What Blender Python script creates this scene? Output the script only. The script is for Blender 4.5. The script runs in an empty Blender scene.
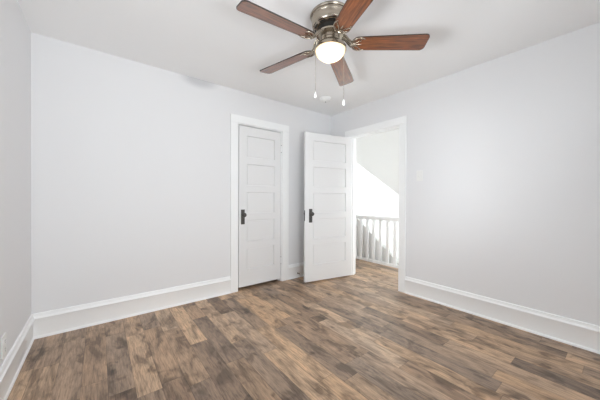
import bpy, bmesh, math, random
from mathutils import Vector, Matrix

random.seed(3)
PI = math.pi
SC = bpy.context.scene
COL = SC.collection

# ------------------------------------------------------------------ camera
H = 2.435          # ceiling height
W = 3.33           # left wall at x = -W, right wall at x = 0, back wall at y = 0
YF = -3.42         # wall behind the camera
cam_data = bpy.data.cameras.new('camera')
cam_data.sensor_fit = 'HORIZONTAL'
cam_data.sensor_width = 36.0
cam_data.lens = 257.156 * 36.0 / 600.0
cam_data.clip_start = 0.02
cam = bpy.data.objects.new('camera', cam_data)
COL.objects.link(cam)
psi, pit, rol = 0.66194, -0.00627, 0.0041
F = Vector((math.sin(psi) * math.cos(pit), math.cos(psi) * math.cos(pit), math.sin(pit)))
R = Vector((math.cos(psi), -math.sin(psi), 0))
U = R.cross(F)
R2 = R * math.cos(rol) + U * math.sin(rol)
U2 = U * math.cos(rol) - R * math.sin(rol)
M = Matrix((R2, U2, -F)).transposed().to_4x4()
M.translation = Vector((-2.90118, -2.92134, 1.13))
cam.matrix_world = M
SC.camera = cam

# ------------------------------------------------------------------ world, daylight, exposure
SC.view_settings.view_transform = 'Standard'
SC.view_settings.look = 'None'
SC.view_settings.exposure = -0.04
SC.view_settings.gamma = 1.0
SC.view_settings.use_curve_mapping = False
try:
    SC.cycles.max_bounces = 14
    SC.cycles.diffuse_bounces = 9
    SC.cycles.transparent_max_bounces = 12
    SC.cycles.sample_clamp_indirect = 4.0
    SC.cycles.use_denoising = True
    SC.cycles.caustics_reflective = False
    SC.cycles.caustics_refractive = False
except Exception:
    pass

world = bpy.data.worlds.new('daylight')
SC.world = world
world.use_nodes = True
wn = world.node_tree.nodes
wn['Background'].inputs[0].default_value = (0.86, 0.93, 1.0, 1)
wn['Background'].inputs[1].default_value = 1.2


DAY = (0.922, 0.968, 1.0)


def daylight(name, loc, target, sx, sy, power, color=(1, 0.985, 0.97)):
    d = bpy.data.lights.new(name, 'AREA')  # area panel used for the added window, stairwell and hallway fills
    d.shape = 'RECTANGLE'
    d.size, d.size_y = sx, sy
    d.energy = power
    d.color = color
    o = bpy.data.objects.new(name, d)
    COL.objects.link(o)
    o.location = loc
    v = Vector(target) - Vector(loc)
    o.rotation_euler = v.to_track_quat('-Z', 'Y').to_euler()
    return o


# added area panels outside the unseen windows, standing in for sky and ground
YW, XW = YF - 0.85, -W - 0.85
daylight('sky_fill', (-2.35, YW, 2.35), (-2.35, YF, 1.42), 1.3, 1.0, 96, DAY)
daylight('sky_fill', (-0.95, YW, 2.35), (-0.95, YF, 1.42), 1.3, 1.0, 45, DAY)
daylight('horizon_fill', (-2.35, YW, 1.42), (-2.35, YF, 1.42), 1.3, 1.0, 46, DAY)
daylight('ground_fill', (-2.35, YW, 0.55), (-2.35, YF, 1.42), 1.3, 1.0, 130, DAY)
daylight('horizon_fill', (-0.95, YW, 1.42), (-0.95, YF, 1.42), 1.3, 1.0, 7, DAY)
daylight('sky_fill', (XW, -2.05, 2.35), (-W, -2.05, 1.42), 1.3, 1.0, 155, DAY)
daylight('ground_fill', (XW, -2.05, 0.55), (-W, -2.05, 1.42), 1.3, 1.0, 135, DAY)
# added area lights brightening stairwell and hallway; no window is modelled there
daylight('stairwell_fill', (1.45, 1.90, 1.20), (1.45, 0, 1.0), 0.75, 1.2, 56, DAY)
daylight('hallway_fill', (0.50, -2.40, 1.15), (0.70, 0.2, 0.25), 0.6, 1.0, 18, DAY)


# ------------------------------------------------------------------ helpers
def srgb(r, g, b):
    def f(c):
        c /= 255.0
        return c / 12.92 if c <= 0.04045 else ((c + 0.055) / 1.055) ** 2.4
    return (f(r), f(g), f(b), 1)


def mat(name, col, rough=0.5, metal=0.0, spec=0.5, bump=0.0, bscale=60, var=0.0, vscale=3.0, coat=0.0):
    m = bpy.data.materials.new(name)
    m.use_nodes = True
    nt = m.node_tree
    b = nt.nodes['Principled BSDF']
    b.inputs['Base Color'].default_value = col
    b.inputs['Roughness'].default_value = rough
    b.inputs['Metallic'].default_value = metal
    b.inputs['Specular IOR Level'].default_value = spec
    b.inputs['Coat Weight'].default_value = coat
    tc = nt.nodes.new('ShaderNodeTexCoord')
    if bump:
        n = nt.nodes.new('ShaderNodeTexNoise')
        n.inputs['Scale'].default_value = bscale
        n.inputs['Detail'].default_value = 5
        nt.links.new(tc.outputs['Object'], n.inputs['Vector'])
        bp = nt.nodes.new('ShaderNodeBump')
        bp.inputs['Strength'].default_value = bump
        bp.inputs['Distance'].default_value = 0.002
        nt.links.new(n.outputs['Fac'], bp.inputs['Height'])
        nt.links.new(bp.outputs['Normal'], b.inputs['Normal'])
    if var:
        n = nt.nodes.new('ShaderNodeTexNoise')
        n.inputs['Scale'].default_value = vscale
        n.inputs['Detail'].default_value = 4
        nt.links.new(tc.outputs['Object'], n.inputs['Vector'])
        mx = nt.nodes.new('ShaderNodeMix')
        mx.data_type = 'RGBA'
        mx.inputs[6].default_value = tuple(c * (1 - var) for c in col[:3]) + (1,)
        mx.inputs[7].default_value = tuple(min(1, c * (1 + var)) for c in col[:3]) + (1,)
        nt.links.new(n.outputs['Fac'], mx.inputs[0])
        nt.links.new(mx.outputs[2], b.inputs['Base Color'])
    return m


class MB:
    """collects shapes and links them as one mesh object"""

    def __init__(self):
        self.bm = bmesh.new()

    def quad(self, *pts):
        vs = [self.bm.verts.new(p) for p in pts]
        return self.bm.faces.new(vs)

    def box(self, x0, x1, y0, y1, z0, z1, bev=0.0, seg=2):
        r = bmesh.ops.create_cube(self.bm, size=1)
        vs = r['verts']
        for v in vs:
            v.co = Vector(((x0 + x1) / 2 + v.co.x * (x1 - x0),
                           (y0 + y1) / 2 + v.co.y * (y1 - y0),
                           (z0 + z1) / 2 + v.co.z * (z1 - z0)))
        if bev:
            es = list({e for v in vs for e in v.link_edges})
            bmesh.ops.bevel(self.bm, geom=es, offset=bev, segments=seg, profile=0.5, affect='EDGES')
        return self

    def prism(self, poly, a, b, axis):
        """extrude a 2D polygon along an axis from a to b (x: (y,z), y: (x,z), z: (x,y))"""
        def P(p, t):
            if axis == 'x':
                return (t, p[0], p[1])
            if axis == 'y':
                return (p[0], t, p[1])
            return (p[0], p[1], t)
        A = [self.bm.verts.new(P(p, a)) for p in poly]
        B = [self.bm.verts.new(P(p, b)) for p in poly]
        n = len(poly)
        self.bm.faces.new(A)
        self.bm.faces.new(B[::-1])
        for i in range(n):
            self.bm.faces.new((A[i], B[i], B[(i + 1) % n], A[(i + 1) % n]))
        return self

    def lathe(self, prof, seg=40, mtx=None, close=False):
        """revolve (r, z) points around z"""
        rings = []
        T = mtx or Matrix.Identity(4)
        for r, z in prof:
            if r < 1e-6:
                rings.append([self.bm.verts.new(T @ Vector((0, 0, z)))])
            else:
                rings.append([self.bm.verts.new(T @ Vector((r * math.cos(2 * PI * k / seg), r * math.sin(2 * PI * k / seg), z)))
                              for k in range(seg)])
        for a, b in zip(rings, rings[1:]):
            for k in range(seg):
                k2 = (k + 1) % seg
                if len(a) == 1 and len(b) == 1:
                    continue
                if len(a) == 1:
                    self.bm.faces.new((a[0], b[k], b[k2]))
                elif len(b) == 1:
                    self.bm.faces.new((a[k], b[0], a[k2]))
                else:
                    self.bm.faces.new((a[k], b[k], b[k2], a[k2]))
        return self

    def tube(self, pts, rad, seg=10):
        pts = [Vector(p) for p in pts]
        rads = rad if isinstance(rad, (list, tuple)) else [rad] * len(pts)
        rings = []
        for i, p in enumerate(pts):
            t = (pts[min(i + 1, len(pts) - 1)] - pts[max(i - 1, 0)]).normalized()
            ref = Vector((0, 0, 1)) if abs(t.z) < 0.9 else Vector((1, 0, 0))
            a = t.cross(ref).normalized()
            b = t.cross(a).normalized()
            rings.append([self.bm.verts.new(p + (a * math.cos(2 * PI * k / seg) + b * math.sin(2 * PI * k / seg)) * rads[i])
                          for k in range(seg)])
        for A, B in zip(rings, rings[1:]):
            for k in range(seg):
                self.bm.faces.new((A[k], A[(k + 1) % seg], B[(k + 1) % seg], B[k]))
        self.bm.faces.new(rings[0][::-1])
        self.bm.faces.new(rings[-1])
        return self

    def sphere(self, c, r, seg=16):
        bmesh.ops.create_uvsphere(self.bm, u_segments=seg, v_segments=seg // 2 + 2, radius=r, matrix=Matrix.Translation(c))
        return self

    def build(self, name, material, parent=None, smooth=None, loc=None):
        bmesh.ops.remove_doubles(self.bm, verts=self.bm.verts, dist=1e-6)
        bmesh.ops.recalc_face_normals(self.bm, faces=self.bm.faces)
        me = bpy.data.meshes.new(name)
        self.bm.to_mesh(me)
        self.bm.free()
        me.materials.append(material)
        if smooth is not None:
            for p in me.polygons:
                p.use_smooth = True
            try:
                me.set_sharp_from_angle(angle=math.radians(smooth))
            except Exception:
                pass
        o = bpy.data.objects.new(name, me)
        COL.objects.link(o)
        if parent:
            o.parent = parent
        if loc:
            o.location = loc
        return o


def tag(o, label, cat, group=None, kind=None):
    o['label'] = label
    o['category'] = cat
    if group:
        o['group'] = group
    if kind:
        o['kind'] = kind
    return o


def empty(name, loc, rz=0):
    o = bpy.data.objects.new(name, None)
    COL.objects.link(o)
    o.empty_display_size = 0.1
    o.location = loc
    o.rotation_euler = (0, 0, rz)
    return o


# ------------------------------------------------------------------ materials
WALL_RGB = srgb(231, 231, 232)
m_wall = mat('wall_paint', WALL_RGB, rough=0.75, spec=0.25, bump=0.08, bscale=180)
m_ceil = mat('ceiling_paint', srgb(243, 243, 243), rough=0.85, spec=0.2, bump=0.06, bscale=160)
m_trim = mat('trim_paint', srgb(247, 248, 248), rough=0.38, spec=0.45, bump=0.03, bscale=40)
m_door = mat('door_paint', srgb(233, 233, 233), rough=0.36, spec=0.45, bump=0.04, bscale=35)
m_stair = mat('stair_paint', srgb(240, 240, 238), rough=0.6, spec=0.3, bump=0.05, bscale=120)
m_dark = mat('closet_shade_grey', srgb(120, 118, 115), rough=0.9)  # darkened tone standing in for the closet's shade
m_pewter = mat('aged_pewter', srgb(92, 90, 88), rough=0.36, metal=0.85, var=0.25, vscale=40)
m_nickel = mat('brushed_nickel', srgb(176, 166, 152), rough=0.27, metal=1.0, var=0.06, vscale=30)
m_black = mat('motor_shadow_black', srgb(26, 24, 22), rough=0.6)
m_plastic = mat('white_plastic', srgb(236, 236, 234), rough=0.4, spec=0.5, var=0.01)
m_slot = mat('socket_slot', srgb(60, 60, 60), rough=0.7)

# stain on the back wall under the ceiling line
nt = m_wall_back = mat('stained_wall_paint', WALL_RGB, rough=0.75, spec=0.25, bump=0.08, bscale=180)
nt = m_wall_back.node_tree
tc = nt.nodes.new('ShaderNodeTexCoord')
mp = nt.nodes.new('ShaderNodeMapping')
mp.inputs['Location'].default_value = (2.03 / 0.24, 0, -2.44 / 0.115)
mp.inputs['Scale'].default_value = (1 / 0.24, 1.0, 1 / 0.115)
nz = nt.nodes.new('ShaderNodeTexNoise')
nz.inputs['Scale'].default_value = 7
nz.inputs['Detail'].default_value = 4
mxv = nt.nodes.new('ShaderNodeMix')
mxv.data_type = 'VECTOR'
mxv.inputs[0].default_value = 0.06
gr = nt.nodes.new('ShaderNodeTexGradient')
gr.gradient_type = 'SPHERICAL'
rp = nt.nodes.new('ShaderNodeMapRange')
rp.inputs[1].default_value = 0.0
rp.inputs[2].default_value = 0.7
rp.inputs[3].default_value = 0.0
rp.inputs[4].default_value = 1.0
rp.interpolation_type = 'SMOOTHSTEP'
mc = nt.nodes.new('ShaderNodeMix')
mc.data_type = 'RGBA'
mc.inputs[6].default_value = WALL_RGB
mc.inputs[7].default_value = srgb(203, 203, 205)
L = nt.links.new
L(tc.outputs['Object'], nz.inputs['Vector'])
L(tc.outputs['Object'], mp.inputs['Vector'])
L(mp.outputs['Vector'], mxv.inputs[4])
L(nz.outputs['Color'], mxv.inputs[5])
L(mxv.outputs[1], gr.inputs['Vector'])
L(gr.outputs['Fac'], rp.inputs[0])
L(rp.outputs[0], mc.inputs[0])
L(mc.outputs[2], nt.nodes['Principled BSDF'].inputs['Base Color'])


def floor_material():
    m = bpy.data.materials.new('plank_floor')
    m.use_nodes = True
    nt = m.node_tree
    b = nt.nodes['Principled BSDF']
    N = nt.nodes.new
    L = nt.links.new

    def math_(op, a, bb=None, cc=None):
        n = N('ShaderNodeMath')
        n.operation = op
        for i, x in enumerate((a, bb, cc)):
            if x is None:
                continue
            if isinstance(x, (int, float)):
                n.inputs[i].default_value = x
            else:
                L(x, n.inputs[i])
        return n.outputs[0]

    def comb(x, y, z):
        n = N('ShaderNodeCombineXYZ')
        for i, v in enumerate((x, y, z)):
            if isinstance(v, (int, float)):
                n.inputs[i].default_value = v
            else:
                L(v, n.inputs[i])
        return n.outputs[0]

    def noise(vec, scale, detail=4, rough=0.55, dist=0.0):
        n = N('ShaderNodeTexNoise')
        n.inputs['Scale'].default_value = scale
        n.inputs['Detail'].default_value = detail
        n.inputs['Roughness'].default_value = rough
        n.inputs['Distortion'].default_value = dist
        L(vec, n.inputs['Vector'])
        return n.outputs['Fac']

    def white(vec):
        n = N('ShaderNodeTexWhiteNoise')
        n.noise_dimensions = '3D'
        L(vec, n.inputs['Vector'])
        return n.outputs['Value']

    def ramp(fac, stops):
        n = N('ShaderNodeValToRGB')
        el = n.color_ramp.elements
        el[0].position, el[0].color = stops[0]
        el[1].position, el[1].color = stops[-1]
        for p, c in stops[1:-1]:
            e = el.new(p)
            e.color = c
        L(fac, n.inputs[0])
        return n.outputs[0]

    def mix(fac, a, bb, mode='MIX'):
        n = N('ShaderNodeMix')
        n.data_type = 'RGBA'
        n.blend_type = mode
        if isinstance(fac, (int, float)):
            n.inputs[0].default_value = fac
        else:
            L(fac, n.inputs[0])
        for i, v in ((6, a), (7, bb)):
            if isinstance(v, tuple):
                n.inputs[i].default_value = v
            else:
                L(v, n.inputs[i])
        return n.outputs[2]

    tc = N('ShaderNodeTexCoord')
    sp = N('ShaderNodeSeparateXYZ')
    L(tc.outputs['Object'], sp.inputs[0])
    X, Y = sp.outputs[0], sp.outputs[1]
    PW, PL = 0.128, 0.80
    xs = math_('DIVIDE', math_('ADD', X, 10.03), PW)
    row = math_('FLOOR', xs)
    fx = math_('FRACT', xs)
    off = white(comb(row, 3.7, 1.1))
    ys = math_('ADD', math_('DIVIDE', math_('ADD', Y, 20.0), PL), math_('MULTIPLY', off, 7.31))
    col = math_('FLOOR', ys)
    fy = math_('FRACT', ys)
    pid = comb(row, col, 0.5)
    r1 = white(pid)
    r2 = white(comb(col, row, 7.9))
    # grain runs along y
    gx = math_('ADD', X, math_('MULTIPLY', r1, 11.0))
    gy = math_('ADD', Y, math_('MULTIPLY', r2, 17.0))
    fine = noise(comb(math_('MULTIPLY', gx, 11.0), gy, r1), 9.0, 8, 0.70, 0.5)
    broad = noise(comb(math_('MULTIPLY', gx, 3.0), gy, r2), 3.2, 4, 0.6, 0.8)
    blot = noise(comb(math_('MULTIPLY', gx, 1.6), gy, r2), 5.0, 3, 0.5, 0.5)
    strk = noise(comb(math_('MULTIPLY', gx, 22.0), gy, r2), 7.0, 5, 0.65, 0.3)
    base = ramp(r1, [(0.0, srgb(112, 93, 79)), (0.2, srgb(150, 126, 106)), (0.45, srgb(176, 148, 122)),
                     (0.65, srgb(200, 171, 142)), (0.8, srgb(186, 154, 122)), (1.0, srgb(130, 114, 102))])
    grey = ramp(r2, [(0.0, srgb(164, 148, 134)), (1.0, srgb(184, 152, 122))])
    c = mix(0.32, base, grey)
    fg = ramp(fine, [(0.36, (0.55, 0.52, 0.50, 1)), (0.49, (0.97, 0.97, 0.97, 1)), (0.64, (1.22, 1.20, 1.17, 1))])
    c = mix(0.8, c, fg, 'MULTIPLY')
    bg = ramp(broad, [(0.36, (0.44, 0.42, 0.41, 1)), (0.49, (1.0, 1.0, 1.0, 1)), (0.62, (1.30, 1.27, 1.22, 1))])
    c = mix(0.85, c, bg, 'MULTIPLY')
    kn = ramp(blot, [(0.33, (0.34, 0.31, 0.29, 1)), (0.42, (1, 1, 1, 1))])
    c = mix(0.8, c, kn, 'MULTIPLY')
    sg = ramp(strk, [(0.38, (0.74, 0.72, 0.70, 1)), (0.50, (1, 1, 1, 1)), (0.62, (1.14, 1.13, 1.11, 1))])
    c = mix(0.8, c, sg, 'MULTIPLY')
    # seams
    ex = math_('MULTIPLY', math_('MINIMUM', fx, math_('SUBTRACT', 1.0, fx)), PW)
    ey = math_('MULTIPLY', math_('MINIMUM', fy, math_('SUBTRACT', 1.0, fy)), PL)
    e = math_('MINIMUM', ex, ey)
    seam = N('ShaderNodeMapRange')
    seam.inputs[1].default_value = 0.0006
    seam.inputs[2].default_value = 0.0026
    seam.inputs[3].default_value = 0.42
    seam.inputs[4].default_value = 0.0
    L(e, seam.inputs[0])
    c = mix(seam.outputs[0], c, srgb(58, 44, 34))
    L(c, b.inputs['Base Color'])
    ro = N('ShaderNodeMapRange')
    ro.inputs[3].default_value = 0.36
    ro.inputs[4].default_value = 0.52
    L(fine, ro.inputs[0])
    L(ro.outputs[0], b.inputs['Roughness'])
    b.inputs['Specular IOR Level'].default_value = 0.5
    bp = N('ShaderNodeBump')
    bp.inputs['Strength'].default_value = 0.25
    bp.inputs['Distance'].default_value = 0.0015
    hgt = math_('SUBTRACT', fine, math_('MULTIPLY', seam.outputs[0], 1.5))
    L(hgt, bp.inputs['Height'])
    L(bp.outputs['Normal'], b.inputs['Normal'])
    return m


def blade_material():
    m = bpy.data.materials.new('blade_walnut')
    m.use_nodes = True
    nt = m.node_tree
    b = nt.nodes['Principled BSDF']
    tc = nt.nodes.new('ShaderNodeTexCoord')
    mp = nt.nodes.new('ShaderNodeMapping')
    mp.inputs['Scale'].default_value = (3.0, 42.0, 10.0)
    n = nt.nodes.new('ShaderNodeTexNoise')
    n.inputs['Scale'].default_value = 2.2
    n.inputs['Detail'].default_value = 7
    n.inputs['Roughness'].default_value = 0.6
    n.inputs['Distortion'].default_value = 0.6
    r = nt.nodes.new('ShaderNodeValToRGB')
    r.color_ramp.elements[0].position = 0.32
    r.color_ramp.elements[0].color = srgb(66, 34, 18)
    r.color_ramp.elements[1].position = 0.72
    r.color_ramp.elements[1].color = srgb(156, 90, 48)
    nt.links.new(tc.outputs['Object'], mp.inputs[0])
    nt.links.new(mp.outputs[0], n.inputs['Vector'])
    nt.links.new(n.outputs['Fac'], r.inputs[0])
    nt.links.new(r.outputs[0], b.inputs['Base Color'])
    b.inputs['Roughness'].default_value = 0.38
    b.inputs['Specular IOR Level'].default_value = 0.4
    b.inputs['Coat Weight'].default_value = 1.0
    b.inputs['Coat IOR'].default_value = 1.55
    b.inputs['Coat Roughness'].default_value = 0.26
    return m


m_floor = floor_material()
m_blade = blade_material()
m_blade_edge = mat('blade_edge_band', srgb(46, 32, 24), rough=0.5)

# frosted lamp glass: lit from the bulb inside, glows a little itself
m_glass = bpy.data.materials.new('frosted_lamp_glass')
m_glass.use_nodes = True
nt = m_glass.node_tree
nt.nodes.remove(nt.nodes['Principled BSDF'])
out = nt.nodes['Material Output']
tr = nt.nodes.new('ShaderNodeBsdfTranslucent')
tr.inputs[0].default_value = (0.95, 0.84, 0.66, 1)
gl = nt.nodes.new('ShaderNodeBsdfGlossy')
gl.inputs['Roughness'].default_value = 0.25
em = nt.nodes.new('ShaderNodeEmission')
em.inputs[0].default_value = (1.0, 0.80, 0.56, 1)
em.inputs[1].default_value = 0.06
noi = nt.nodes.new('ShaderNodeTexNoise')
noi.inputs['Scale'].default_value = 30
mxs = nt.nodes.new('ShaderNodeMixShader')
mxs.inputs[0].default_value = 0.06
rf = nt.nodes.new('ShaderNodeBsdfRefraction')
rf.inputs[0].default_value = (1.0, 0.93, 0.80, 1)
rf.inputs['Roughness'].default_value = 0.5
rf.inputs['IOR'].default_value = 1.12
mxr = nt.nodes.new('ShaderNodeMixShader')
mxr.inputs[0].default_value = 0.5
nt.links.new(tr.outputs[0], mxr.inputs[1])
nt.links.new(rf.outputs[0], mxr.inputs[2])
ad = nt.nodes.new('ShaderNodeAddShader')
nt.links.new(mxr.outputs[0], mxs.inputs[1])
nt.links.new(gl.outputs[0], mxs.inputs[2])
nt.links.new(mxs.outputs[0], ad.inputs[0])
nt.links.new(em.outputs[0], ad.inputs[1])
nt.links.new(ad.outputs[0], out.inputs[0])

# clear window pane
m_pane = bpy.data.materials.new('window_glass')
m_pane.use_nodes = True
nt = m_pane.node_tree
nt.nodes.remove(nt.nodes['Principled BSDF'])
out = nt.nodes['Material Output']
t1 = nt.nodes.new('ShaderNodeBsdfTransparent')
g1 = nt.nodes.new('ShaderNodeBsdfGlossy')
g1.inputs['Roughness'].default_value = 0.02
fr = nt.nodes.new('ShaderNodeFresnel')
m1 = nt.nodes.new('ShaderNodeMixShader')
nt.links.new(fr.outputs[0], m1.inputs[0])
nt.links.new(t1.outputs[0], m1.inputs[1])
nt.links.new(g1.outputs[0], m1.inputs[2])
nt.links.new(m1.outputs[0], out.inputs[0])

# ------------------------------------------------------------------ room shell
T = 0.12
# opening edges
CX0, CX1, CZ = -1.574, -0.948, 2.030      # closet opening
EY0, EY1, EZ = -1.176, -0.398, 2.028      # entry opening
HX = 0.937                                # balustrade line
HX2 = 1.90                                # far stairwell wall
HY0, HY1 = -2.65, 1.95


def struct(o, label, cat):
    return tag(o, label, cat, kind='structure')


f = MB().box(-W - T, HX + 0.03, YF - T, HY1 + 0.1, -0.06, 0.0)
struct(f.build('floor', m_floor), 'brown wood-look plank floor running from the room into the hallway', 'floor')
f = MB().box(-W - T, HX2 + 0.1, YF - T, HY1 + 0.1, H, H + 0.08)
struct(f.build('ceiling', m_ceil), 'plain white painted ceiling carrying the fan', 'ceiling')

f = MB()
f.box(-W - T, CX0 - 0.02, 0, T, 0, H)
f.box(CX1 + 0.02, 0.0, 0, T, 0, H)
f.box(CX0 - 0.02, CX1 + 0.02, 0, T, CZ + 0.02, H)
struct(f.build('wall_back', m_wall_back), 'pale grey back wall with the closet doorway and a faint smudge under the ceiling', 'wall')

f = MB()
f.box(0, T, YF - T, EY0 - 0.02, 0, H)
f.box(0, T, EY1 + 0.02, HY1, 0, H)
f.box(0, T, EY0 - 0.02, EY1 + 0.02, EZ + 0.02, H)
struct(f.build('wall_right', m_wall), 'pale grey right wall with the open hallway doorway and light switch', 'wall')


def window_wall(name, axis, plane, thick, a0, a1, holes, label, material=None):
    z0, z1 = 0.70, 2.14
    f = MB()
    edges = [a0] + [e for h in holes for e in h] + [a1]

    def bx(p, q, zz0, zz1):
        if axis == 'y':
            f.box(p, q, plane - thick, plane, zz0, zz1)
        else:
            f.box(plane - thick, plane, p, q, zz0, zz1)
    for i in range(0, len(edges), 2):
        bx(edges[i], edges[i + 1], 0, H)
    for p, q in holes:
        bx(p, q, 0, z0)
        bx(p, q, z1, H)
    return struct(f.build(name, material or m_wall), label, 'wall')


window_wall('wall_front', 'y', YF, T, -W - T, 0.0, [(-2.81, -1.89), (-1.41, -0.49)],
            'pale grey wall with two added windows facing the closet')
window_wall('wall_left', 'x', -W, T, YF, 0.0, [(-2.51, -1.59)],
            'pale grey left wall with an added window and a low wall outlet')


def window(name, axis, plane, c, z0, z1, w, label):
    """sash window set in an opening; axis 'y' = wall facing +y, 'x' = wall facing +x"""
    root = empty(name, (c, plane, z0) if axis == 'y' else (plane, c, z0), 0 if axis == 'y' else -PI / 2)
    struct(root, label, 'window')
    h = z1 - z0
    f = MB()   # casing on the room side (+y local)
    f.box(-w / 2 - 0.10, -w / 2, 0, 0.018, -0.02, h + 0.10, 0.003)
    f.box(w / 2, w / 2 + 0.10, 0, 0.018, -0.02, h + 0.10, 0.003)
    f.box(-w / 2, w / 2, 0, 0.018, h, h + 0.10, 0.003)
    f.build('window_casing', m_trim, root)
    MB().box(-w / 2 - 0.13, w / 2 + 0.13, 0, 0.05, -0.045, -0.021, 0.004).build('window_sill', m_trim, root)
    for s, yy in ((0, -0.05), (1, -0.08)):
        za, zb = (0.0, h / 2 + 0.02) if s == 0 else (h / 2 - 0.02, h)
        f = MB()
        f.box(-w / 2 + 0.002, -w / 2 + 0.045, yy, yy + 0.028, za, zb)
        f.box(w / 2 - 0.045, w / 2 - 0.002, yy, yy + 0.028, za, zb)
        f.box(-w / 2 + 0.045, w / 2 - 0.045, yy, yy + 0.028, za, za + 0.05)
        f.box(-w / 2 + 0.045, w / 2 - 0.045, yy, yy + 0.028, zb - 0.04, zb)
        sash = f.build('sash', m_trim, root)
        MB().box(-w / 2 + 0.045, w / 2 - 0.045, yy + 0.012, yy + 0.015, za + 0.05, zb - 0.04).build('pane', m_pane, sash)
    return root


window('window_1', 'y', YF, -2.35, 0.70, 2.14, 0.92, 'added unseen white sash window behind the camera nearer the left wall')  # out-of-view windows, added to let the area panels light the room
window('window_2', 'y', YF, -0.95, 0.70, 2.14, 0.92, 'added unseen white sash window behind the camera nearer the right wall')
window('window_3', 'x', -W, -2.05, 0.70, 2.14, 0.92, 'added unseen white sash window in the left wall')

# closet interior behind the shut door, shade put into its dark colour
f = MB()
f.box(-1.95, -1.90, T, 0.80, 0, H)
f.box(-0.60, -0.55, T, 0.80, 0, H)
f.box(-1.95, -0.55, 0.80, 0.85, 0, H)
struct(f.build('wall_closet', m_dark), 'closet walls coloured dark for shade behind the shut white door', 'wall')

# hallway and stairwell
f = MB()
f.box(HX2, HX2 + 0.1, HY0 - 0.1, HY1 + 0.1, -1.26, H)
f.box(HX - 0.01, HX + 0.028, HY0, HY1, -1.26, -0.061)
f.box(HX + 0.028, HX2, HY0, HY1, -1.32, -1.261)
f.box(HX + 0.031, HX2, HY0 - 0.1, HY0, -1.26, -0.001)
f.box(HX + 0.031, HX2, HY1, HY1 + 0.1, -1.26, -0.001)
struct(f.build('wall_stairwell', m_stair), 'bright white stairwell wall beyond the balustrade', 'wall')
f = MB().box(T, HX2, HY0 - 0.1, HY0, 0, H)
struct(f.build('wall_hall_near', m_stair), 'white end wall of the hallway', 'wall')
f = MB().box(T, HX2, HY1, HY1 + 0.1, 0, H)
struct(f.build('wall_hall_far', m_stair), 'white end wall of the stairwell', 'wall')

# sloping closed-in side and soffit above the stairwell
SL = 0.697


def zs(y):
    return 1.812 + (y - 0.315) * SL


f = MB()
yt = 0.315 + (H - 1.812) / SL
yb = -1.6
f.prism([(yb, zs(yb)), (yt, H), (yb, H)], 1.0, HX2, 'x')
struct(f.build('ceiling_stair_soffit', m_stair), 'white sloping soffit cutting diagonally across the view through the doorway', 'ceiling')

# ------------------------------------------------------------------ stairs and balustrade
SL2 = 0.80


def zl(y):
    return 0.632 + (y - 0.157) * SL2


y_top = 1.75
f = MB()
f.prism([(-1.90, -1.255), (-1.90, zl(-1.90)), (y_top, zl(y_top)), (y_top, -1.255)], 1.0, 1.06, 'x')
f.prism([(-1.90, zl(-1.90) + 0.001), (-1.90, zl(-1.90) + 0.02), (y_top, zl(y_top) + 0.02), (y_top, zl(y_top) + 0.001)], 0.99, 1.07, 'x')
struct(f.build('wall_stair_side', m_stair), 'white sloping stair side wall seen between the balusters', 'wall')

bal = empty('balustrade', (HX, 0, 0))
tag(bal, 'white painted balustrade with square balusters along the hallway edge', 'balustrade')
BY0, BY1 = -2.5, 0.62
MB().box(-0.03, 0.03, BY0, BY1, 0.778, 0.826, 0.006).build('handrail', m_trim, bal)
MB().box(-0.018, 0.018, BY0, BY1, 0.750, 0.778).build('rail_fillet', m_trim, bal)
MB().box(-0.028, 0.028, BY0, BY1, 0.0, 0.045, 0.003).build('bottom_rail', m_trim, bal)
k = 0
yb_ = 0.147 + 3 * 0.139
while yb_ > -1.5:
    MB().box(-0.019, 0.019, yb_ - 0.026, yb_ + 0.026, 0.045, 0.750, 0.002, 1).build('baluster', m_trim, bal)
    yb_ -= 0.139
newel = MB().box(-0.045, 0.045, BY1, BY1 + 0.09, 0, 0.98, 0.004)
newel.box(-0.055, 0.055, BY1 - 0.01, BY1 + 0.10, 0.98, 1.0, 0.004)
newel.build('newel_post', m_trim, bal)

# ------------------------------------------------------------------ baseboards
BASE = [(0, 0.0), (0.020, 0.0), (0.0195, 0.010), (0.0165, 0.017), (0.0125, 0.020),   # shoe
        (0.0125, 0.150), (0.0145, 0.153), (0.0205, 0.156), (0.0215, 0.163), (0.0195, 0.168), (0.0150, 0.172),
        (0.0135, 0.180), (0.0120, 0.190), (0.0100, 0.198), (0.0, 0.200)]


def base(name, axis, plane, sgn, a, b, label):
    poly = [(plane + sgn * d, z) for d, z in BASE]
    f = MB().prism(poly, a, b, axis)
    return struct(f.build(name, m_trim, smooth=50), label, 'baseboard')


base('baseboard_back', 'x', 0, -1, -W, -1.676, 'long white moulded baseboard along the back wall left of the closet')
base('baseboard_corner', 'x', 0, -1, -0.834, 0.0, 'short white baseboard between closet casing and room corner')
base('baseboard_right', 'y', 0, -1, YF, -1.272, 'long white moulded baseboard along the right wall')
base('baseboard_nook', 'y', 0, -1, -0.302, 0.0, 'short white baseboard behind the open door')
base('baseboard_left', 'y', -W, 1, YF, 0.0, 'white moulded baseboard along the left wall')
base('baseboard_front', 'x', YF, 1, -W, 0.0, 'white moulded baseboard below the windows')


# ------------------------------------------------------------------ door casings
def casing_mb():
    return MB()


CT = 0.019
f = MB()
f.box(CX0 - 0.104, CX0 - 0.008, -CT, 0, 0, CZ + 0.008, 0.003)
f.box(CX1 + 0.008, CX1 + 0.114, -CT, 0, 0, CZ + 0.008, 0.003)
f.box(CX0 - 0.104, CX1 + 0.114, -CT, 0, CZ + 0.009, CZ + 0.100, 0.003)
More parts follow.
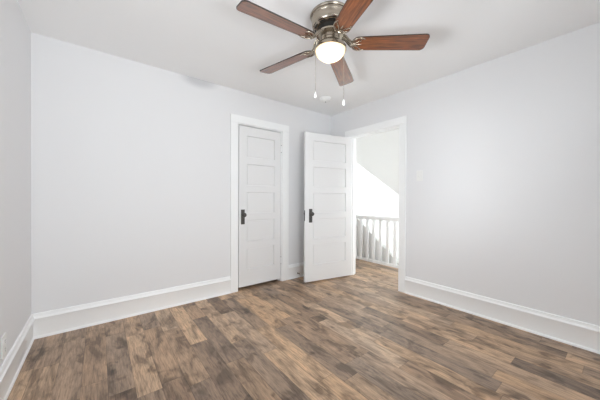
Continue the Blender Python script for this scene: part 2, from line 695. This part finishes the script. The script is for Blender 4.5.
# jamb lining and stop
f.box(CX0 - 0.02, CX0, 0.0, T, 0, CZ)
f.box(CX1, CX1 + 0.02, 0.0, T, 0, CZ)
f.box(CX0 - 0.02, CX1 + 0.02, 0.0, T, CZ, CZ + 0.02)
f.box(CX0, CX0 + 0.012, 0.045, 0.075, 0, CZ)
f.box(CX1 - 0.012, CX1, 0.045, 0.075, 0, CZ)
f.box(CX0 + 0.012, CX1 - 0.012, 0.045, 0.075, CZ - 0.012, CZ)
struct(f.build('trim_1', m_trim), 'flat white casing around the shut closet door', 'door casing')

f = MB()
f.box(-CT, 0, EY0 - 0.094, EY0 - 0.008, 0, EZ + 0.008, 0.003)
f.box(-CT, 0, EY1 + 0.008, EY1 + 0.094, 0, EZ + 0.008, 0.003)
f.box(-CT, 0, EY0 - 0.094, EY1 + 0.094, EZ + 0.009, EZ + 0.096, 0.003)
f.box(0, T, EY0 - 0.02, EY0, 0, EZ)
f.box(0, T, EY1, EY1 + 0.02, 0, EZ)
f.box(0, T, EY0 - 0.02, EY1 + 0.02, EZ, EZ + 0.02)
f.box(0.045, 0.078, EY0, EY0 + 0.012, 0, EZ)
f.box(0.045, 0.078, EY1 - 0.012, EY1, 0, EZ)
f.box(0.045, 0.078, EY0 + 0.012, EY1 - 0.012, EZ - 0.008, EZ)
f.box(T, T + CT, EY0 - 0.094, EY0 - 0.008, 0, EZ + 0.008, 0.003)
f.box(T, T + CT, EY1 + 0.008, EY1 + 0.094, 0, EZ + 0.008, 0.003)
f.box(T, T + CT, EY0 - 0.094, EY1 + 0.094, EZ + 0.009, EZ + 0.096, 0.003)
struct(f.build('trim_2', m_trim), 'flat white casing around the open hallway doorway', 'door casing')


# ------------------------------------------------------------------ five panel doors
def five_panel_door(name, w, z0, z1, stile_l, stile_r, knob_x, label, latch=None, hinge_x=None, hinge_face=0.0):
    """local: x along the width, front face y = 0 looking to -y, thickness to +y"""
    t = 0.035
    tops = [1.905, 1.555, 1.205, 0.855, 0.505]
    ph = 0.265
    xs = [0.0, stile_l, w - stile_r, w]
    zz = [z0]
    for tp in reversed(tops):
        zz += [tp - ph, tp]
    zz.append(z1)
    f = MB()
    dp, ins = 0.0165, 0.005
    for side in (0, 1):
        y = 0.0 if side == 0 else t
        yd = dp if side == 0 else t - dp
        for i in range(3):
            for j in range(len(zz) - 1):
                a, b_, c, d = xs[i], xs[i + 1], zz[j], zz[j + 1]
                if i == 1 and j % 2 == 1:
                    o_ = [(a, y, c), (b_, y, c), (b_, y, d), (a, y, d)]
                    k_ = [(a + ins * .35, y, c + ins * .35), (b_ - ins * .35, y, c + ins * .35), (b_ - ins * .35, y, d - ins * .35), (a + ins * .35, y, d - ins * .35)]
                    ym = y + (yd - y) * 0.45
                    k_ = [(p[0], ym, p[2]) for p in k_]
                    n_ = [(a + ins, yd, c + ins), (b_ - ins, yd, c + ins), (b_ - ins, yd, d - ins), (a + ins, yd, d - ins)]
                    for q in range(4):
                        q2 = (q + 1) % 4
                        f.quad(o_[q], o_[q2], k_[q2], k_[q])
                        f.quad(k_[q], k_[q2], n_[q2], n_[q])
                else:
                    f.quad((a, y, c), (b_, y, c), (b_, y, d), (a, y, d))
    # rim
    for j in range(len(zz) - 1):
        for x in (0.0, w):
            f.quad((x, 0, zz[j]), (x, t, zz[j]), (x, t, zz[j + 1]), (x, 0, zz[j + 1]))
    for i in range(3):
        for z in (z0, z1):
            f.quad((xs[i], 0, z), (xs[i + 1], 0, z), (xs[i + 1], t, z), (xs[i], t, z))
    root = f.build(name, m_door)
    struct(root, label, 'door')
    for tp in tops:
        gv = ins + 0.0045                                   # quirk groove added round each panel to darken its edge lines
        g = MB().box(stile_l + ins - 0.0005, w - stile_r - ins + 0.0005, dp - 0.0003, t - dp + 0.0003, tp - ph + ins - 0.0005, tp - ins + 0.0005)
        g.box(stile_l + gv, w - stile_r - gv, 0.0095, t - 0.0095, tp - ph + gv, tp - gv, 0.0012, 1)
        g.build('door_panel', m_door, root)
    # escutcheon and knob on both faces
    for side in (0, 1):
        s = -1 if side == 0 else 1
        y0 = 0.0 if side == 0 else t
        ya, yb2 = sorted((y0, y0 + s * 0.005))
        e = MB().box(knob_x - 0.025, knob_x + 0.025, ya, yb2, 0.808, 0.990, 0.002)
        ya, yb2 = sorted((y0 + s * 0.005, y0 + s * 0.0075))
        e.box(knob_x - 0.018, knob_x + 0.018, ya, yb2, 0.816, 0.982, 0.001)
        pl = e.build('escutcheon_plate', m_pewter, root)
        pl['label'] = 'dark metal knob plate'
        # keyhole
        ya, yb2 = sorted((y0 + s * 0.0075, y0 + s * 0.0085))
        kh = MB().box(knob_x - 0.003, knob_x + 0.003, ya, yb2, 0.838, 0.858)
        kh.sphere((knob_x, y0 + s * 0.0076, 0.860), 0.0055, 10)
        kh.build('keyhole', m_black, pl)
        T_ = Matrix.Translation((knob_x, y0, 0.925)) @ Matrix.Rotation(PI / 2 * (1 if s < 0 else -1), 4, 'X')
        k_ = MB().lathe([(0.0, 0.005), (0.019, 0.0055), (0.018, 0.010), (0.010, 0.013), (0.009, 0.026), (0.013, 0.031), (0.023, 0.036),
                         (0.0275, 0.044), (0.0265, 0.053), (0.020, 0.060), (0.010, 0.063), (0, 0.0635)], 28, T_)
        kb = k_.build('knob', m_pewter, root, smooth=40)
        kb['label'] = 'dark round metal doorknob'
    if latch is not None:
        x = latch
        g = MB().box(x - 0.0015, x, 0.006, 0.029, 0.83, 0.97)
        fp = g.build('latch_plate', m_pewter, root)
        fp['label'] = 'dark latch faceplate on the door edge'
        MB().box(x - 0.010, x - 0.0015, 0.012, 0.023, 0.915, 0.94, 0.002).build('latch_bolt', m_pewter, fp)
    if hinge_x is not None:
        for z in (0.285, 1.80):
            g = MB()
            for q in range(5):
                T_ = Matrix.Translation((hinge_x, hinge_face, z - 0.044 + q * 0.0177))
                g.lathe([(0, 0), (0.0065, 0), (0.0065, 0.0165), (0, 0.0165)], 14, T_)
            hg = g.build('hinge', m_trim, root, smooth=40)
            pn = MB()
            for zz_ in (z - 0.050, z + 0.0445):
                pn.lathe([(0, 0), (0.0048, 0), (0.0055, 0.003), (0.0048, 0.0058), (0, 0.0058)], 12, Matrix.Translation((hinge_x, hinge_face, zz_)))
            p_ = pn.build('hinge_pin', m_pewter, hg, smooth=40)
            p_['label'] = 'dark hinge pin tips'
    return root


d1 = five_panel_door('door_1', 0.606, 0.036, 2.017, 0.104, 0.098, 0.050,
                     'shut white five panel closet door in the back wall', hinge_x=0.6105, hinge_face=-0.006)
d1.location = (-1.563, 0.003, 0)

# open entry door: local x runs from the free edge to the hinge
d2 = five_panel_door('door_2', 0.762, 0.018, 2.010, 0.122, 0.104, 0.080,
                     'white five panel door standing open beside the hallway doorway', latch=0.0)
ang = math.radians(11)
dv = Vector((-math.cos(ang), math.sin(ang), 0))
tv = Vector((-math.sin(ang), -math.cos(ang), 0))
hinge = Vector((-0.006, -0.400, 0)) + tv * 0.035
d2.location = hinge + dv * 0.762
d2.rotation_euler = (0, 0, -ang)
# hinges of the entry door sit on its far face; knuckles at the casing
g_h = MB()
for z in (0.26, 1.05, 1.80):
    for q in range(5):
        g_h.lathe([(0, 0), (0.0062, 0), (0.0062, 0.0165), (0, 0.0165)], 14, Matrix.Translation((0.764, 0.041, z - 0.044 + q * 0.0177)))
g_h.build('hinge_knuckles', m_trim, d2, smooth=40)

# ------------------------------------------------------------------ ceiling fan
FX, FY, ZB = -1.601, -1.597, 2.233 - H     # blade plane, relative to the ceiling
fan = empty('ceiling_fan', (FX, FY, H))
tag(fan, 'five blade brown ceiling fan with nickel housing and lit glass bowl', 'ceiling fan')

MB().lathe([(0, 0), (0.128, 0), (0.142, -0.001), (0.144, -0.008), (0.140, -0.016), (0.133, -0.018), (0.131, -0.024), (0.135, -0.027),
            (0.136, -0.032), (0.133, -0.036), (0.130, -0.070), (0.127, -0.082), (0.118, -0.092), (0.100, -0.098), (0.0, -0.098)],
           64).build('motor_housing', m_nickel, fan, smooth=35)
# dark vent slots round the underside of the housing
v = MB()
for k in range(10):
    a0 = 2 * PI * k / 10 + 0.06
    a1 = a0 + 0.42
    ring = []
    for q in range(7):
        a = a0 + (a1 - a0) * q / 6
        ring.append(((0.1235 * math.cos(a), 0.1235 * math.sin(a), -0.0885), (0.1035 * math.cos(a), 0.1035 * math.sin(a), -0.0985)))
    for A, B in zip(ring, ring[1:]):
        v.quad(A[0], B[0], B[1], A[1])
vents = v.build('vent_slots', m_black, fan)
vents['label'] = 'black vent slots round the motor housing'
MB().lathe([(0, -0.098), (0.090, -0.098), (0.088, -0.128), (0.060, -0.132), (0.0, -0.132)], 48).build('motor_core', m_black, fan, smooth=35)
MB().lathe([(0, -0.132), (0.098, -0.132), (0.102, -0.137), (0.100, -0.146), (0.088, -0.152), (0.066, -0.155), (0.062, -0.170), (0.0, -0.170)],
           48).build('flywheel', m_nickel, fan, smooth=35)
MB().lathe([(0, -0.170), (0.060, -0.170), (0.066, -0.176), (0.064, -0.188), (0.070, -0.196), (0.088, -0.206), (0.104, -0.218), (0.1125, -0.230),
            (0.1145, -0.238), (0.1140, -0.249), (0.1080, -0.251), (0.1065, -0.244), (0.098, -0.238), (0.0, -0.236)],
           56).build('light_fitter', m_nickel, fan, smooth=35)
gp = [(0.1055, -0.2445)]
for q in range(1, 13):
    a = PI / 2 * q / 12
    gp.append((0.1055 * math.cos(a) ** 0.85 if q < 12 else 0.0, -0.2445 - 0.072 * math.sin(a)))
shade = MB().lathe(gp, 56).build('glass_bowl', m_glass, fan, smooth=80)
shade['label'] = 'lit frosted glass light bowl'
bulb = bpy.data.lights.new('bulb', 'POINT')
bulb.energy = 1.9
bulb.color = (1.0, 0.84, 0.64)
bulb.shadow_soft_size = 0.022
bo = bpy.data.objects.new('bulb', bulb)
COL.objects.link(bo)
bo.parent = fan
bo.location = (0, 0, -0.268)


# one blade along +x, built flat at z = 0 then pitched about x
def blade_outline():
    pts = []
    r0, r1 = 0.150, 0.676
    w0, w1 = 0.056, 0.0685
    # rounded inner end
    for q in range(-8, 9):
        a = PI / 2 + PI * (q + 8) / 16
        pts.append((r0 + 0.050 + 0.050 * math.cos(a), w0 * math.sin(a)))
    # lower side to the tip
    rc = 0.030
    for cx_, cy_, a0 in ((r1 - rc, -(w1 - rc), -PI / 2), (r1 - rc, w1 - rc, 0)):
        for q in range(7):
            a = a0 + PI / 2 * q / 6
            pts.append((cx_ + rc * math.cos(a), cy_ + rc * math.sin(a)))
    return pts


def make_blade():
    root = None
    out = blade_outline()
    f = MB().prism(out, -0.003, 0.003, 'z')
    root = f.build('blade', m_blade, None)
    # dark edge banding
    e = MB()
    n = len(out)
    for i in range(n):
        a, b_ = out[i], out[(i + 1) % n]

        def o_(p, s):
            c = Vector((0.41, 0))
            return (p[0] + (0.0012 if p[0] > 0.4 else -0.0012) * s, p[1] * (1 + 0.018 * s))
        A, B = o_(a, 1), o_(b_, 1)
        e.quad((A[0], A[1], -0.0034), (B[0], B[1], -0.0034), (B[0], B[1], 0.0034), (A[0], A[1], 0.0034))
        C, D = o_(a, -1.2), o_(b_, -1.2)
        e.quad((A[0], A[1], -0.0034), (B[0], B[1], -0.0034), (D[0], D[1], -0.0034), (C[0], C[1], -0.0034))
        e.quad((A[0], A[1], 0.0034), (B[0], B[1], 0.0034), (D[0], D[1], 0.0034), (C[0], C[1], 0.0034))
    e.build('edge_band', m_blade_edge, root)
    # bracket: arm from the flywheel, horseshoe rim and scrolls under the blade
    b = MB()
    zb = -0.007
    b.tube([(0.086, 0.0, 0.060), (0.104, 0, 0.054), (0.122, 0, 0.030), (0.140, 0, 0.004), (0.158, 0, zb)], [0.011, 0.012, 0.011, 0.010, 0.009], 10)
    b.tube([(0.086, 0.020, 0.060), (0.110, 0.022, 0.046), (0.132, 0.020, 0.012), (0.150, 0.026, zb)], [0.006, 0.006, 0.006, 0.005], 8)
    b.tube([(0.086, -0.020, 0.060), (0.110, -0.022, 0.046), (0.132, -0.020, 0.012), (0.150, -0.026, zb)], [0.006, 0.006, 0.006, 0.005], 8)
    arc = []
    for q in range(-12, 13):
        a = PI * q / 12 * 0.72
        arc.append((0.204 - 0.056 * math.cos(a), 0.055 * math.sin(a), zb))
    b.tube(arc, 0.0036, 8)
    for s in (-1, 1):
        b.tube([(0.158, 0, zb), (0.172, s * 0.012, zb), (0.190, s * 0.020, zb), (0.206, s * 0.030, zb), (0.222, s * 0.050, zb)], [0.0042, 0.0036, 0.0032, 0.0030, 0.0028], 8)
        b.tube([(0.158, 0, zb), (0.164, s * 0.020, zb), (0.172, s * 0.034, zb), (0.184, s * 0.045, zb)], [0.0042, 0.0034, 0.003, 0.0028], 8)
    b.tube([(0.158, 0, zb), (0.190, 0, zb), (0.218, 0, zb)], [0.0045, 0.004, 0.003], 8)
    br = b.build('blade_bracket', m_nickel, root, smooth=60)
    br['label'] = 'ornate nickel blade bracket'
    for x, y in ((0.178, 0.0), (0.208, 0.032), (0.208, -0.032)):
        s_ = MB()
        s_.lathe([(0.0055, 0), (0.0055, -0.003), (0.003, -0.0045), (0, -0.0048)], 12, Matrix.Translation((x, y, zb - 0.003)))
        s_.build('screw', m_nickel, root, smooth=40)
    return root


def place_blade(o, a):
    o.parent = fan
    o.rotation_mode = 'XYZ'
    o.location = (0, 0, ZB)
    o.rotation_euler = (math.radians(-12.5), 0, a)


proto = make_blade()
kids = list(proto.children)
TH = 3.06762
for k in range(5):
    if k == 0:
        o = proto
    else:
        o = proto.copy()
        COL.objects.link(o)
        for ch in kids:
            c = ch.copy()
            COL.objects.link(c)
            c.parent = o
    place_blade(o, TH - k * 2 * PI / 5)


# pull chains with fobs
def pull_chain(x, y, z1, label, fobm):
    g = MB()
    z = -0.232
    n = int((z - z1) / 0.0075)
    for i in range(n):
        bmesh.ops.create_icosphere(g.bm, subdivisions=1, radius=0.0021, matrix=Matrix.Translation((x, y, z - i * 0.0075)))
    g.tube([(x, y, z), (x, y, z1)], 0.0008, 5)
    c = g.build('pull_chain', m_nickel, fan)
    c['label'] = label
    fb = MB().lathe([(0, z1 + 0.004), (0.003, z1 + 0.003), (0.0045, z1 - 0.006), (0.0085, z1 - 0.022), (0.0092, z1 - 0.032), (0.0065, z1 - 0.040), (0, z1 - 0.0425)],
                    16, Matrix.Translation((x, y, 0)))
    fb.build('chain_fob', fobm, c, smooth=50)


rx, ry = R.x, R.y
pull_chain(-0.105 * rx, -0.105 * ry, -0.545, 'thin metal pull chain with a pale fob, left of the light bowl', m_plastic)
pull_chain(0.098 * rx - 0.07 * R.y * -1 * 0, 0.098 * ry, -0.600, 'thin metal pull chain with a white fob, right of the light bowl', m_plastic)

# ------------------------------------------------------------------ smoke detector, switch, outlet, door stop
sd = empty('smoke_detector', (-0.575, -0.462, H))
tag(sd, 'round white smoke detector on the ceiling near the room corner', 'smoke detector')
MB().lathe([(0, 0), (0.078, 0), (0.080, -0.003), (0.079, -0.010), (0.0, -0.010)], 40).build('mounting_plate', m_plastic, sd, smooth=40)
MB().lathe([(0.070, -0.010), (0.070, -0.018), (0.066, -0.030), (0.056, -0.036), (0.040, -0.038), (0.038, -0.034), (0.030, -0.034), (0.028, -0.039), (0, -0.040)],
           40).build('cover', m_plastic, sd, smooth=40)
MB().lathe([(0.008, -0.0395), (0.008, -0.0425), (0, -0.0425)], 16, Matrix.Translation((0.012, 0.006, 0))).build('test_button', m_slot, sd)

sw = empty('light_switch', (0, -1.434, 1.394))
tag(sw, 'white toggle light switch plate on the right wall beside the doorway', 'light switch')
MB().box(-0.006, 0, -0.036, 0.036, -0.060, 0.060, 0.0025).build('switch_plate', m_plastic, sw)
MB().box(-0.0075, -0.0058, -0.007, 0.007, -0.016, 0.012, 0.0005).build('toggle_collar', m_plastic, sw)
tg = MB().box(-0.018, -0.0072, -0.0045, 0.0045, -0.013, -0.002, 0.0015)
tg.build('toggle', m_plastic, sw)
for z in (-0.042, 0.042):
    MB().lathe([(0, 0), (0.0032, 0), (0.0026, 0.0012), (0, 0.0014)], 12,
               Matrix.Translation((-0.006, 0, z)) @ Matrix.Rotation(-PI / 2, 4, 'Y')).build('plate_screw', m_plastic, sw)

ou = empty('wall_outlet', (-W, -0.76, 0.295))
tag(ou, 'white duplex outlet low on the left wall above the baseboard', 'outlet')
MB().box(0, 0.006, -0.037, 0.037, -0.060, 0.060, 0.0025).build('outlet_plate', m_plastic, ou)
for s in (-1, 1):
    so = MB().box(0.0055, 0.0085, -0.017, 0.017, s * 0.024 - 0.0145, s * 0.024 + 0.0145, 0.002).build('socket', m_plastic, ou)
    sl = MB()
    sl.box(0.0084, 0.0089, -0.0075, -0.0055, s * 0.024 - 0.001, s * 0.024 + 0.008)
    sl.box(0.0084, 0.0089, 0.0055, 0.0075, s * 0.024 - 0.001, s * 0.024 + 0.008)
    sl.box(0.0084, 0.0089, -0.002, 0.002, s * 0.024 - 0.010, s * 0.024 - 0.006)
    sl.build('socket_slots', m_slot, so)

dsx = empty('door_stop', (-0.671, -0.0125, 0.062))
tag(dsx, 'small spring door stop on the baseboard between closet and open door', 'door stop')
pts = []
for i in range(90):
    a = i * 0.7
    pts.append((0.0055 * math.cos(a), -0.004 - i * 0.00062, 0.0055 * math.sin(a)))
MB().tube(pts, 0.0014, 6).build('spring', m_nickel, dsx, smooth=60)
MB().lathe([(0, 0), (0.010, 0), (0.010, 0.004), (0, 0.004)], 16, Matrix.Rotation(PI / 2, 4, 'X')).build('base_cup', m_nickel, dsx)
MB().lathe([(0, 0), (0.008, 0), (0.0085, 0.006), (0.006, 0.011), (0, 0.012)], 16,
           Matrix.Translation((0, -0.058, 0)) @ Matrix.Rotation(PI / 2, 4, 'X')).build('rubber_tip', m_plastic, dsx, smooth=50)
